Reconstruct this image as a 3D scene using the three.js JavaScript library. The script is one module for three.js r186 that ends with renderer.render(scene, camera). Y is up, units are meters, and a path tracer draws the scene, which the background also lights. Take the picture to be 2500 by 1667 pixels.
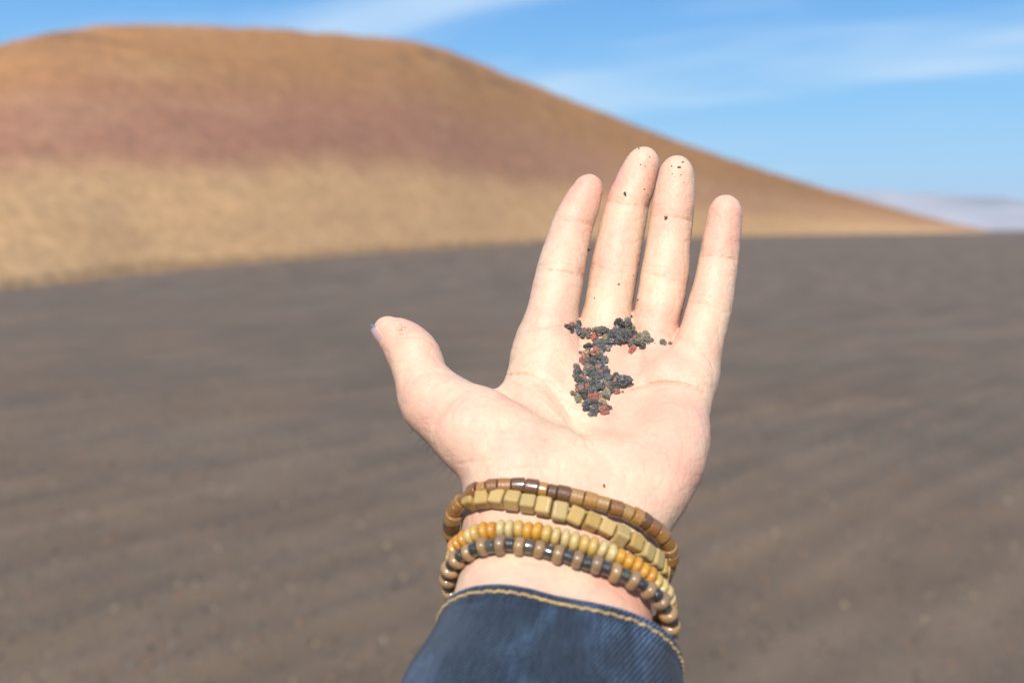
import * as THREE from 'three';
import { mergeGeometries } from 'three/addons/utils/BufferGeometryUtils.js';
import { RoundedBoxGeometry } from 'three/addons/geometries/RoundedBoxGeometry.js';

// ---------------------------------------------------------------- camera, sky, sun, exposure
const scene = new THREE.Scene();
const EYE = new THREE.Vector3(0, 1.6, 0), PITCH = -0.1113;
const camera = new THREE.PerspectiveCamera(37.85, 1024 / 682, 0.05, 60000);
camera.position.copy(EYE);
camera.rotation.x = PITCH;
camera.focus = 0.370;
camera.userData.fStop = 7.8;

const renderer = new THREE.WebGLRenderer({ antialias: true });
renderer.setSize(1024, 682);
renderer.toneMapping = THREE.LinearToneMapping;
renderer.toneMappingExposure = 1.37;
renderer.shadowMap.enabled = true;

const SUN = new THREE.Vector3(-0.15, 0.65, 0.74).normalize();
const sun = new THREE.DirectionalLight(new THREE.Color(1.0, 0.95, 0.87), 4.3);
sun.position.copy(SUN).multiplyScalar(60);
sun.castShadow = true;
sun.shadow.mapSize.set(2048, 2048);
Object.assign(sun.shadow.camera, { left: -40, right: 40, top: 40, bottom: -40, near: 1, far: 200 });
scene.add(sun);

// seeded noise
function rng(seed) {
  let a = seed >>> 0;
  return () => { a = (a + 0x6D2B79F5) >>> 0; let t = a; t = Math.imul(t ^ (t >>> 15), t | 1); t ^= t + Math.imul(t ^ (t >>> 7), t | 61); return ((t ^ (t >>> 14)) >>> 0) / 4294967296; };
}
function hash(x, y, z) {
  let h = Math.imul(x, 374761393) ^ Math.imul(y, 668265263) ^ Math.imul(z, 2147483647 ^ 1274126177);
  h = Math.imul(h ^ (h >>> 13), 1274126177); h ^= h >>> 16; h = Math.imul(h, 2246822519); h ^= h >>> 13;
  return (h >>> 0) / 2147483648 - 1;
}
function noise(x, y, z = 0) {                          // value noise, -1 to 1
  const i = Math.floor(x), j = Math.floor(y), k = Math.floor(z);
  let u = x - i, v = y - j, w = z - k;
  u = u * u * (3 - 2 * u); v = v * v * (3 - 2 * v); w = w * w * (3 - 2 * w);
  const l = (a, b, t) => a + (b - a) * t;
  return l(l(l(hash(i, j, k), hash(i + 1, j, k), u), l(hash(i, j + 1, k), hash(i + 1, j + 1, k), u), v),
    l(l(hash(i, j, k + 1), hash(i + 1, j, k + 1), u), l(hash(i, j + 1, k + 1), hash(i + 1, j + 1, k + 1), u), v), w);
}
function fbm(x, y, z = 0, n = 4) { let s = 0, a = 0.5, f = 1; for (let i = 0; i < n; i++) { s += a * noise(x * f + 17 * i, y * f + 5 * i, z * f); f *= 2.03; a *= 0.5; } return s; }
const clamp = (x, a = 0, b = 1) => Math.min(b, Math.max(a, x));
const smooth = (a, b, x) => { const t = clamp((x - a) / (b - a)); return t * t * (3 - 2 * t); };
const mixc = (a, b, t) => [a[0] + (b[0] - a[0]) * t, a[1] + (b[1] - a[1]) * t, a[2] + (b[2] - a[2]) * t];

{ // the sky: clear blue with thin cirrus streaks and a low bank of cloud along the horizon
  const w = 2048, h = 1024, data = new Float32Array(w * h * 4);
  const stops = [[0, [0.36, 0.58, 0.74]], [3, [0.28, 0.53, 0.74]], [7, [0.165, 0.43, 0.72]], [13, [0.075, 0.285, 0.635]], [30, [0.055, 0.19, 0.46]], [90, [0.04, 0.125, 0.33]]];
  for (let j = 0; j < h; j++) {
    const el = ((j + 0.5) / h - 0.5) * 180;            // rows go from the nadir up
    let c = stops[stops.length - 1][1];
    const e = Math.abs(el);
    for (let s = 0; s < stops.length - 1; s++) if (e >= stops[s][0] && e < stops[s + 1][0]) c = mixc(stops[s][1], stops[s + 1][1], (e - stops[s][0]) / (stops[s + 1][0] - stops[s][0]));
    const ce = Math.cos(el * Math.PI / 180), sy = Math.sin(el * Math.PI / 180);
    for (let i = 0; i < w; i++) {
      const ph = ((i + 0.5) / w - 0.5) * 2 * Math.PI;   // direction of this column
      const dx = ce * Math.cos(ph), dz = ce * Math.sin(ph);
      let col = c;
      if (el > -2) {
        const q = 1 / (Math.max(sy, 0) + 0.16), X = dx * q, Z = dz * q;   // cirrus lies on a high sheet
        const s = 0.90 * X + 0.43 * Z, t = -0.43 * X + 0.90 * Z;
        const wisps = fbm(s * 0.8 + 3.1, t * 3.4 + 0.7 * fbm(s * 0.8, t * 0.8, 4, 3), 7.7, 5);
        const veil = fbm(s * 0.4 + 9, t * 1.1, 2.2, 3);
        let a = smooth(-0.22, 0.42, wisps + 0.5 * veil) * 0.62 + 0.06;
        a *= smooth(-1, 3, el);
        col = mixc(col, [0.52, 0.65, 0.77], a);
      } else col = [0.2, 0.17, 0.15];
      const o = (j * w + i) * 4; data[o] = col[0]; data[o + 1] = col[1]; data[o + 2] = col[2]; data[o + 3] = 1;
    }
  }
  const t = new THREE.DataTexture(data, w, h, THREE.RGBAFormat, THREE.FloatType);
  t.mapping = THREE.EquirectangularReflectionMapping; t.magFilter = t.minFilter = THREE.LinearFilter; t.colorSpace = THREE.LinearSRGBColorSpace; t.needsUpdate = true;
  scene.background = t; scene.environment = t;
}

// ---------------------------------------------------------------- helpers
const names = new Map();
function numbered(n) { const k = names.get(n) ?? 0; names.set(n, k + 1); return k ? n + '_' + String(k).padStart(3, '0') : n; }
function add(o, name, data, parent = scene) {
  o.name = parent === scene ? numbered(name) : name;
  o.castShadow = o.receiveShadow = true;
  if (data) Object.assign(o.userData, data);
  parent.add(o);
  return o;
}
const rgb = (r, g, b) => new THREE.Color().setRGB(r, g, b);
const mat = (c, rough, extra = {}) => new THREE.MeshStandardMaterial({ color: Array.isArray(c) ? rgb(...c) : c, roughness: rough, ...extra });
function dataTexture(n, fill, srgb) {
  const d = new Uint8Array(n * n * 4);
  for (let j = 0; j < n; j++) for (let i = 0; i < n; i++) { const c = fill(i, j), o = (j * n + i) * 4; d[o] = clamp(c[0]) * 255; d[o + 1] = clamp(c[1]) * 255; d[o + 2] = clamp(c[2]) * 255; d[o + 3] = 255; }
  const t = new THREE.DataTexture(d, n, n); t.wrapS = t.wrapT = THREE.RepeatWrapping; t.magFilter = THREE.LinearFilter; if (srgb) t.colorSpace = THREE.SRGBColorSpace; t.needsUpdate = true;
  return t;
}

// ---------------------------------------------------------------- ground
const across = (x, z) => 0.73 * x + 0.68 * z, down = (x, z) => 0.68 * x - 0.73 * z;   // wind ripples run forward and to the right
const groundHeight = (x, z) => {
  const near = 1 - smooth(25, 90, Math.hypot(x, z)), s = across(x, z), t = down(x, z);
  const ripple = Math.sin(s * 17 + 2.6 * fbm(s * 0.7, t * 0.35, 1, 3)) * (0.45 + 0.55 * noise(s * 0.8, t * 0.4, 9)) + 0.5 * Math.sin(s * 9.3 + 3 * fbm(x * 0.4, z * 0.4, 5, 2));
  return near * (0.012 * ripple + 0.05 * fbm(x * 0.35, z * 0.35, 3, 3) + 0.012 * fbm(x * 3, z * 3, 6, 3));
};
{
  const radii = [0], angles = [], pos = [], col = [], idx = [], uv = [];
  for (let r = 0.4; r < 1.6; r += 0.3) radii.push(r); for (let r = 1.6; r < 26; r *= 1.0085) radii.push(r); for (let r = 26; r < 9000; r *= 1.06) radii.push(r); radii.push(15000);
  for (let a = -180; a < 180; a += Math.abs(a + 0.01) < 44 ? 0.3 : 3) angles.push(a * Math.PI / 180); angles.push(Math.PI);
  const rings = radii.length - 1, seg = angles.length - 1;
  for (const r of radii) for (const a of angles) {
    const x = Math.sin(a) * r, z = -Math.cos(a) * r;
    pos.push(x, groundHeight(x, z), z); uv.push(x, z);
    const s = across(x, z), t = down(x, z), f = fbm(s * 3.0, t * 0.9, 11, 4), g = fbm(s * 0.7 + 7, t * 0.3, 3, 4);
    const c = mixc([0.142, 0.098, 0.066], [0.200, 0.135, 0.088], clamp(0.5 + 1.0 * f + 0.4 * g + 0.2 * Math.sin(s * 17 + 2.6 * fbm(s * 0.7, t * 0.35, 1, 3)) * (1 - smooth(10, 25, r))));
    const warm = fbm(x * 0.9, z * 0.9, 21, 3), k = 1 + 0.16 * fbm(x * 3, z * 3, 5, 3);
    col.push(c[0] * k * (1 + 0.08 * warm), c[1] * k, c[2] * k * (1 - 0.08 * warm));
  }
  for (let i = 0; i < rings; i++) for (let j = 0; j < seg; j++) { const a = i * (seg + 1) + j, b = a + seg + 1; if (i) idx.push(a, a + 1, b); idx.push(a + 1, b + 1, b); }
  const g = new THREE.BufferGeometry();
  g.setAttribute('position', new THREE.Float32BufferAttribute(pos, 3)); g.setAttribute('color', new THREE.Float32BufferAttribute(col, 3)); g.setAttribute('uv', new THREE.Float32BufferAttribute(uv, 2));
  g.setIndex(idx); g.computeVertexNormals();
  const grit = dataTexture(512, (i, j) => { const a = hash(i, j, 1), b = hash(i >> 1, j >> 1, 2), c = hash(i >> 2, j >> 2, 3); const v = 0.74 + 0.10 * a + 0.09 * b + 0.07 * c; return [v, v, v]; }, false);
  add(new THREE.Mesh(g, new THREE.MeshStandardMaterial({ vertexColors: true, roughness: 1, map: grit, bumpMap: grit, bumpScale: 0.006 })), 'ground', { kind: 'structure', label: 'dark grey brown volcanic sand plain', category: 'ground' });
}

// ---------------------------------------------------------------- the cinder hill: foot and ridge in metres on the plan
{
  // [foot x, foot z, ridge x, ridge z, ridge height]
  const K = [
    [-70.0, -22.0, -110.0, -42.0, -0.6],
    [-34.0, -15.0, -64.0, -38.0, 1.6],
    [-15.2, -17.1, -34.9, -40.0, 3.9],
    [-13.6, -20.0, -36.5, -55.0, 9.1],
    [-13.1, -23.5, -35.7, -66.0, 12.8],
    [-13.5, -30.8, -33.4, -78.0, 16.8],
    [-13.4, -41.2, -29.1, -92.0, 19.9],
    [-10.5, -64.2, -20.0, -125.0, 25.4],
    [-6.8, -83.3, -12.0, -150.0, 28.5],
    [2.5, -122.2, 3.8, -190.0, 28.7],
    [21.8, -177.3, 29.1, -240.0, 26.5],
    [58.3, -259.0, 69.2, -310.0, 22.7],
    [126.4, -386.2, 146.6, -450.0, 18.3],
    [252.6, -588.2, 283.0, -660.0, 8.0],
    [362.7, -758.2, 401.8, -840.0, 1.2],
  ];
  const n = 620, m = 240, pos = [], col = [], idx = [], uv = [];
  const cat = (t, c) => { const x = t * (K.length - 1), i = Math.min(K.length - 2, Math.floor(x)), f = x - i, p = (q) => K[clamp(q, 0, K.length - 1)][c], a = p(i - 1), b = p(i), d = p(i + 1), e = p(i + 2); return 0.5 * (2 * b + (d - a) * f + (2 * a - 5 * b + 4 * d - e) * f * f + (3 * b - a - 3 * d + e) * f * f * f); };
  for (let i = 0; i <= n; i++) {
    const t = i / n, fx = cat(t, 0), fz = cat(t, 1), rx = cat(t, 2), rz = cat(t, 3), H = Math.max(-0.6, cat(t, 4));
    for (let j = 0; j <= m; j++) {
      const v = j / m * 1.7 - 0.02;                     // 0 foot, 1 ridge, beyond: the far side
      const x = fx + (rx - fx) * v, z = fz + (rz - fz) * v;
      const D = Math.hypot(rx - fx, rz - fz);
      let y = v <= 1 ? H * (v - 0.10 * Math.sin(Math.PI * v) * (1 - v)) : H * (1 - 0.9 * (v - 1) * (v - 1) - 0.5 * (v - 1));
      const rough = smooth(0.0, 0.15, v) * D / 80;
      y += rough * (0.45 * fbm(x * 0.11, z * 0.11, 3, 4) + 0.12 * fbm(x * 0.6, z * 0.6, 9, 3)) * (v > 0.9 ? 1.0 : 0.7);
      if (v < 0.02) y = Math.min(y, -0.05 + v * 3);
      pos.push(x, y, z); uv.push(t * 200, v * D);
      // bands of ash and cinder across the slope
      const wob = 0.07 * fbm(x * 0.05, z * 0.05, 5, 4) + 0.03 * fbm(x * 0.3, y * 0.6, z * 0.3, 3), q = v + wob - 0.05 * (t - 0.3);
      const tan = [0.47, 0.265, 0.118], red = [0.305, 0.135, 0.076], top = [0.32, 0.15, 0.055];
      let c = mixc(tan, red, smooth(0.26, 0.42, q) * (1 - 0.55 * smooth(0.55, 0.85, t)));
      c = mixc(c, top, smooth(0.50, 0.78, q));
      const streak = fbm(x * 0.22 + 3, y * 0.5, z * 0.22, 4);
      c = mixc(c, [0.30, 0.145, 0.07], clamp(0.3 * streak));
      c = mixc(c, [0.50, 0.33, 0.16], clamp(0.3 * fbm(x * 0.35, y * 0.9, z * 0.16 + 9, 4)));
      c = mixc(c, [0.13, 0.07, 0.035], 0.6 * smooth(0.12, 0.45, fbm(x * 0.16, y * 0.5, z * 0.16, 4)) * smooth(0.7, 0.95, v));
      const k = 1 + 0.5 * fbm(x * 3.1, y * 4.0, z * 3.1, 3) + 0.16 * fbm(x * 0.5, y * 1.6, z * 0.2, 3);
      c = mixc(c, [0.15, 0.107, 0.076], smooth(0.0, 0.3, 0.8 * fbm(x * 0.9, z * 0.9, 17, 4) + 0.08 - v * 12));   // dark sand drifted over the foot
      col.push(c[0] * k, c[1] * k, c[2] * k);
    }
  }
  for (let i = 0; i < n; i++) for (let j = 0; j < m; j++) { const a = i * (m + 1) + j, b = a + m + 1; idx.push(a, b, a + 1, b, b + 1, a + 1); }
  const g = new THREE.BufferGeometry();
  g.setAttribute('position', new THREE.Float32BufferAttribute(pos, 3)); g.setAttribute('color', new THREE.Float32BufferAttribute(col, 3)); g.setAttribute('uv', new THREE.Float32BufferAttribute(uv, 2));
  g.setIndex(idx); g.computeVertexNormals();
  add(new THREE.Mesh(g, new THREE.MeshStandardMaterial({ vertexColors: true, roughness: 1, side: THREE.DoubleSide })), 'hill', { kind: 'structure', label: 'smooth tan and rust red cinder hill', category: 'hill' });
}

{ // a pale range far off beyond the right end of the hill
  const n = 160, m = 30, pos = [], idx = [], col = [];
  for (let i = 0; i <= n; i++) for (let j = 0; j <= m; j++) {
    const a = (4 + 44 * i / n) * Math.PI / 180, v = j / m * 2, d = 11000 + 5000 * v, x = Math.sin(a) * d, z = -Math.cos(a) * d;
    const ridge = 780 * (0.75 + 0.25 * Math.sin(a * 7.5 + 0.9)) * (1 + 0.35 * fbm(a * 14, 2, 0, 4)), y = ridge * (1 - Math.abs(v - 1)) ** 0.9 * (1 + 0.35 * fbm(x * 0.0012, z * 0.0012, 4, 4)) - 5;
    pos.push(x, y, z); const k = 0.8 + 0.9 * clamp(0.5 + fbm(x * 0.0009, z * 0.0009, 8, 4)); col.push(0.27 * k, 0.245 * k, 0.25 * k);
  }
  for (let i = 0; i < n; i++) for (let j = 0; j < m; j++) { const a = i * (m + 1) + j, b = a + m + 1; idx.push(a, b, a + 1, b, b + 1, a + 1); }
  const g = new THREE.BufferGeometry(); g.setAttribute('position', new THREE.Float32BufferAttribute(pos, 3)); g.setAttribute('color', new THREE.Float32BufferAttribute(col, 3)); g.setIndex(idx); g.computeVertexNormals();
  add(new THREE.Mesh(g, new THREE.MeshStandardMaterial({ vertexColors: true, roughness: 1, side: THREE.DoubleSide })), 'mountains', { kind: 'structure', label: 'pale hazy mountain range on the far right horizon', category: 'mountains' });
  scene.fog = new THREE.FogExp2(new THREE.Color(0.72, 0.84, 1.0), 0.000035);
}

// ---------------------------------------------------------------- loose gravel on the plain
function lump(seed, detail, rough, squash = 1) {        // an uneven, pitted stone about 1 unit in radius
  const g0 = new THREE.IcosahedronGeometry(1, detail), p = g0.attributes.position, v = new THREE.Vector3(), r = rng(seed), tint = [];
  const cuts = Array.from({ length: 7 }, () => [new THREE.Vector3(r() - 0.5, r() - 0.5, r() - 0.5).normalize(), 0.66 + 0.25 * r()]);
  const sx = 0.85 + 0.5 * r(), sz = 0.8 + 0.35 * r();
  for (let i = 0; i < p.count; i++) {
    v.fromBufferAttribute(p, i).normalize();
    let m = 1;
    for (const [n, d] of cuts) { const k = v.dot(n); if (k > 0) m = Math.min(m, d / k); }
    m += rough * (fbm(v.x * 1.9 + seed, v.y * 1.9, v.z * 1.9, 5) - 0.7 * Math.max(0, noise(v.x * 5.5, v.y * 5.5 + seed, v.z * 5.5) - 0.15));
    p.setXYZ(i, v.x * m * sx, v.y * m * squash, v.z * m * sz);
    const sp = 1 + 0.55 * noise(v.x * 6 + seed, v.y * 6, v.z * 6) + 0.35 * noise(v.x * 2 + seed, v.y * 2, v.z * 2 + 9), wm = 0.10 * noise(v.x * 3, v.y * 3 + seed, v.z * 3); tint.push(sp * (1 + wm), sp, sp * (1 - wm));
  }
  g0.setAttribute('color', new THREE.Float32BufferAttribute(tint, 3));
  g0.deleteAttribute('uv'); g0.computeVertexNormals();
  return g0;
}
{
  const r = rng(71), N = 70000, g = lump(5, 1, 0.35, 0.7), im = new THREE.InstancedMesh(g, mat([1, 1, 1], 1), N), M = new THREE.Matrix4(), q = new THREE.Quaternion(), e = new THREE.Euler(), c = new THREE.Color();
  for (let i = 0; i < N; i++) {
    const d = 1.2 + 14 * Math.pow(r(), 1.5), a = (r() - 0.5) * 2.1, x = Math.sin(a) * d, z = -Math.cos(a) * d, s = 0.003 + 0.013 * Math.pow(r(), 4);
    e.set(r() * 6, r() * 6, r() * 6); q.setFromEuler(e);
    M.compose(new THREE.Vector3(x, groundHeight(x, z) + s * 0.3, z), q, new THREE.Vector3(s, s, s)); im.setMatrixAt(i, M);
    const k = r(); if (k < 0.14) c.setRGB(0.20, 0.11, 0.065); else if (k < 0.22) c.setRGB(0.26, 0.20, 0.13); else { const b = 0.055 + 0.075 * r(); c.setRGB(b * 1.2, b, b * 0.82); }
    im.setColorAt(i, c);
  }
  add(im, 'gravel', { kind: 'stuff', label: 'loose dark cinder gravel scattered over the plain', category: 'gravel' });
}

// ---------------------------------------------------------------- the hand: joints [x, y, z, radius] in millimetres from the wrist
const FINGERS = {
  index: [[-5.17,55.77,-51.0,11.37],[-3.55,66.36,-52.0,10.14],[-1.33,76.33,-56.0,9.76],[1.32,89.16,-61.0,9.72],[4.08,99.44,-67.0,8.89],[7.22,109.67,-70.0,8.21],[10.51,117.41,-72.0,7.5],[13.46,123.8,-73.5,6.52]],
  middle: [[18.08,56.05,-53.0,10.48],[19.0,68.81,-56.0,9.6],[20.93,79.43,-61.0,9.4],[23.23,90.32,-66.0,9.68],[26.4,104.81,-71.0,9.31],[29.46,117.75,-74.5,8.88],[33.17,127.21,-76.0,8.24],[35.93,134.53,-76.5,7.5]],
  ring: [[35.58,54.5,-51.0,9.79],[37.43,65.27,-54.0,9.23],[39.96,76.01,-56.0,9.28],[42.42,87.44,-59.5,9.53],[44.42,99.88,-63.0,8.88],[46.29,111.27,-65.5,8.61],[47.6,121.58,-66.5,8.13],[48.26,128.81,-66.5,7.48]],
  pinky: [[51.33,52.33,-43.0,8.66],[53.37,60.53,-44.0,8.84],[55.97,68.65,-47.0,8.75],[58.45,75.79,-50.0,8.59],[60.95,85.43,-53.0,7.86],[62.9,94.05,-55.5,7.75],[64.65,104.12,-57.0,7.38],[65.88,112.53,-57.5,6.83]],
  thumb: [[-34.51,33.31,-20.0,11.04],[-46.16,40.21,-26.0,10.19],[-51.35,49.04,-31.0,9.43],[-53.53,55.41,-35.0,9.99],[-57.49,60.55,-38.0,8.7],[-60.96,63.61,-39.0,7.35],[-63.93,65.75,-39.5,6.13]],
};
const PALM = [
  [[-4.31,57.96,-53.0,11.43],[-10.75,11.55,-10.0,13.55]],
  [[18.47,59.19,-59.0,10.97],[-0.59,8.72,-10.0,14.11]],
  [[36.42,56.31,-57.0,9.95],[9.0,7.31,-10.0,14.11]],
  [[50.84,51.42,-48.0,7.05],[21.7,5.62,-10.0,13.55]],
  [[46.94,43.2,-40.0,9.51],[40.18,27.21,-23.0,10.54]],
  [[40.18,27.21,-23.0,10.54],[35.58,19.52,-14.0,10.85]],
  [[35.58,19.52,-14.0,10.85],[28.63,11.29,-7.0,11.19]],
  [[28.63,11.29,-7.0,11.19],[12.14,-2.25,-1.0,17.31]],
  [[39.19,49.92,-36.5,6.54],[47.92,45.04,-33.5,5.73]],
  [[-44.9,39.68,-25.0,10.31],[-30.58,28.28,-12.0,11.07]],
  [[-30.58,28.28,-12.0,11.07],[-17.26,16.85,-2.0,12.95]],
  [[-26.4,31.57,-15.0,11.74],[-10.88,22.13,-4.0,11.64]],
  [[-17.26,16.85,-2.0,12.95],[-14.22,1.7,-2.0,18.19]],
  [[-35.87,36.78,-33.0,7.53],[-11.62,36.09,-43.0,7.42]],
  [[2.35,17.84,-5.0,11.68],[15.66,16.32,-6.0,11.71]],
  [[-4.56,50.7,-46.0,7.8],[-11.6,46.88,-44.0,5.89]],
  [[-14.22,1.7,-2.0,18.19],[-16.8,-20.79,27.0,17.24]],
  [[12.14,-2.25,-1.0,17.31],[6.36,-27.71,27.0,16.87]],
  [[-1.05,4.62,-1.0,16.21],[-5.05,-24.0,29.0,19.13]],
  [[-16.8,-20.79,27.0,17.24],[-19.42,-47.71,71.0,19.18]],
  [[6.36,-27.71,27.0,16.87],[2.13,-53.09,71.0,20.26]],
];
const CREASES = [
  [0.5,0.45,0.8,[[-0.9,110.0,-66.1],[3.2,110.3,-62.2],[8.5,109.8,-61.6],[11.9,108.9,-63.1],[14.8,108.1,-67.1]]],
  [0.5,0.5,0.8,[[-8.4,89.6,-58.0],[-3.7,89.7,-51.6],[1.5,89.2,-50.4],[5.8,88.2,-51.6],[10.7,87.5,-58.8]]],
  [0.4,0.25,0.5,[[-6.7,90.9,-55.2],[-1.0,91.9,-51.8],[4.7,91.4,-52.1],[10.7,90.0,-58.1]]],
  [0.55,0.4,0.5,[[-13.3,65.1,-44.1],[-8.7,66.3,-41.3],[-3.6,67.1,-40.7],[2.1,67.1,-42.5]]],
  [0.5,0.4,0.8,[[20.6,119.0,-72.8],[24.1,117.9,-66.6],[28.3,116.8,-65.0],[32.8,116.4,-65.9],[38.1,116.1,-72.8]]],
  [0.5,0.45,0.7,[[13.5,91.4,-65.6],[16.8,91.1,-57.9],[21.9,89.8,-55.3],[27.3,88.6,-56.3]]],
  [0.4,0.2,0.5,[[16.9,93.3,-59.2],[22.0,92.0,-56.2],[27.4,91.3,-57.1],[32.0,91.9,-61.8]]],
  [0.5,0.4,0.6,[[9.5,67.2,-48.6],[13.7,67.2,-45.8],[19.3,66.9,-44.7],[26.4,68.0,-48.2]]],
  [0.5,0.4,0.8,[[37.8,112.1,-63.9],[41.9,111.3,-57.8],[47.0,110.6,-56.6],[51.0,109.8,-58.0],[53.8,109.4,-61.3]]],
  [0.4,0.25,0.5,[[33.8,91.0,-57.2],[37.3,90.9,-52.2],[42.3,90.2,-50.4],[47.8,89.0,-51.8]]],
  [0.5,0.5,0.7,[[35.7,87.7,-52.0],[40.6,87.0,-49.5],[45.3,85.2,-49.7],[50.3,83.4,-54.3]]],
  [0.4,0.3,0.5,[[33.8,86.0,-53.4],[38.5,86.3,-49.7],[43.7,84.9,-49.0]]],
  [0.5,0.4,0.5,[[28.0,67.0,-49.2],[33.7,66.6,-45.1],[38.8,65.3,-44.2],[43.6,63.3,-45.5]]],
  [0.5,0.4,0.8,[[55.2,94.7,-54.1],[57.8,94.9,-49.4],[62.6,94.5,-47.6],[66.5,93.7,-48.5],[69.2,93.3,-51.0]]],
  [0.5,0.4,0.7,[[49.7,76.9,-48.1],[52.4,76.9,-42.9],[56.1,76.3,-40.9],[61.2,73.7,-40.9]]],
  [0.4,0.25,0.5,[[51.5,79.3,-46.3],[55.0,79.2,-42.9],[58.3,78.4,-41.7]]],
  [0.4,0.25,0.5,[[55.1,75.8,-40.8],[59.6,74.5,-40.4],[64.3,72.5,-43.4]]],
  [0.6,0.4,0.4,[[44.6,63.0,-41.6],[48.9,60.7,-35.5],[53.8,56.6,-33.8],[56.6,51.7,-33.6]]],
  [0.65,0.9,0.75,[[26.0,45.0,-29.7],[28.1,45.6,-30.5],[32.4,46.5,-29.4],[37.2,47.2,-27.3],[42.1,47.1,-25.8],[47.0,45.9,-25.0],[52.3,42.6,-26.2]]],
  [0.65,0.95,0.6,[[-20.0,49.1,-41.0],[-15.9,50.2,-34.4],[-10.7,50.1,-30.1],[-6.5,48.3,-27.3],[-2.8,44.2,-23.9],[0.3,40.2,-20.6],[2.4,36.3,-17.0],[6.0,31.5,-8.8],[7.4,27.3,2.2]]],
  [0.5,0.3,0.5,[[-18.3,47.1,-34.2],[-12.2,44.8,-25.3],[-6.7,41.6,-20.6],[-2.2,37.2,-16.9],[2.1,33.0,-12.1]]],
  [0.6,0.35,0.45,[[-60.9,62.0,-29.9],[-57.2,63.3,-28.9],[-52.5,63.7,-29.1],[-48.3,62.2,-29.9],[-45.5,60.1,-31.2]]],
  [0.8,0.4,0.25,[[-54.2,46.8,-18.5],[-51.5,49.5,-18.7],[-47.4,51.4,-19.4],[-42.9,51.3,-20.7],[-39.2,50.0,-21.1]]],
  [0.7,0.3,0.15,[[-47.4,44.3,-13.5],[-45.2,46.5,-14.4],[-41.6,48.2,-16.2],[-37.2,48.8,-19.6]]],
  [1.0,0.3,0.1,[[-43.2,34.8,-6.5],[-42.4,38.8,-7.6],[-39.4,42.7,-9.0],[-35.0,45.5,-11.5]]],
  [1.0,0.3,0.1,[[-39.0,35.1,-3.0],[-37.3,39.4,-4.7],[-33.9,42.8,-6.8],[-29.5,44.9,-9.9]]],
  [1.2,0.35,0.05,[[-22.1,32.5,4.5],[-18.2,34.9,2.1],[-12.9,37.0,-4.1]]],
  [0.9,0.3,0.1,[[-36.2,20.6,-0.7],[-31.1,22.2,5.1],[-24.6,23.2,10.0],[-19.5,25.2,11.1]]],
  [0.9,0.25,0.1,[[-22.0,19.9,12.5],[-14.0,21.1,13.2],[-5.6,21.3,11.4],[5.1,20.4,9.3]]],
  [0.4,0.25,0.8,[[2.9,27.7,3.8],[3.7,29.1,1.3],[4.7,30.3,-2.0]]],
  [0.4,0.25,0.8,[[-7.1,29.5,6.4],[-6.2,29.9,5.5],[-5.2,30.2,4.7]]],
  [0.4,0.3,0.3,[[5.2,62.5,-42.5],[6.9,59.6,-42.1],[8.5,55.8,-39.4]]],
  [0.7,0.25,0.2,[[-18.8,54.5,-45.8],[-14.9,57.1,-39.4],[-11.0,59.1,-37.6],[-6.2,60.5,-37.0]]],
  [0.7,0.2,0.2,[[-17.8,50.8,-37.7],[-13.0,53.3,-34.6],[-8.7,55.3,-33.9]]],
  [4,1.4,0.05,[[-10.7,49.2,-29.1],[-2.8,43.8,-23.5],[2.4,36.3,-17.0],[6.1,30.6,-4.1]]],
  [2.4,1.0,0.05,[[-22.1,32.5,4.5],[-18.2,34.9,2.1],[-12.9,37.0,-4.1]]],
  [1.6,0.5,0.08,[[-54.2,45.9,-18.0],[-51.5,49.1,-18.3],[-47.4,50.9,-18.9],[-41.9,50.9,-20.4]]],
  [2.2,0.5,0.05,[[-44.6,32.1,-7.5],[-41.9,37.9,-6.7],[-37.5,42.7,-8.2],[-31.4,45.7,-11.7]]],
  [2.5,0.6,0.05,[[8.1,67.5,-49.7],[9.9,61.4,-43.8],[12.3,55.1,-38.3]]],
  [2.5,0.6,0.05,[[29.1,69.3,-50.1],[30.6,59.3,-41.4],[28.7,51.7,-35.5],[24.3,45.6,-30.1]]],
  [2.2,0.45,0.08,[[-18.8,54.5,-45.8],[-13.9,57.6,-38.7],[-6.2,60.5,-37.0]]],
  [0.5,0.4,0.3,[[-16.9,46.0,-31.3],[-11.3,43.3,-23.2],[-6.8,39.4,-18.3]]],
  [0.5,0.35,0.3,[[-13.5,49.1,-31.0],[-9.3,46.9,-26.2],[-5.2,42.9,-22.1],[-2.1,38.5,-18.2]]],
  [0.5,0.35,0.3,[[-29.4,43.7,-7.6],[-25.0,42.8,-7.4],[-20.5,40.6,-6.1],[-14.7,39.1,-8.7]]],
];
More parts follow.
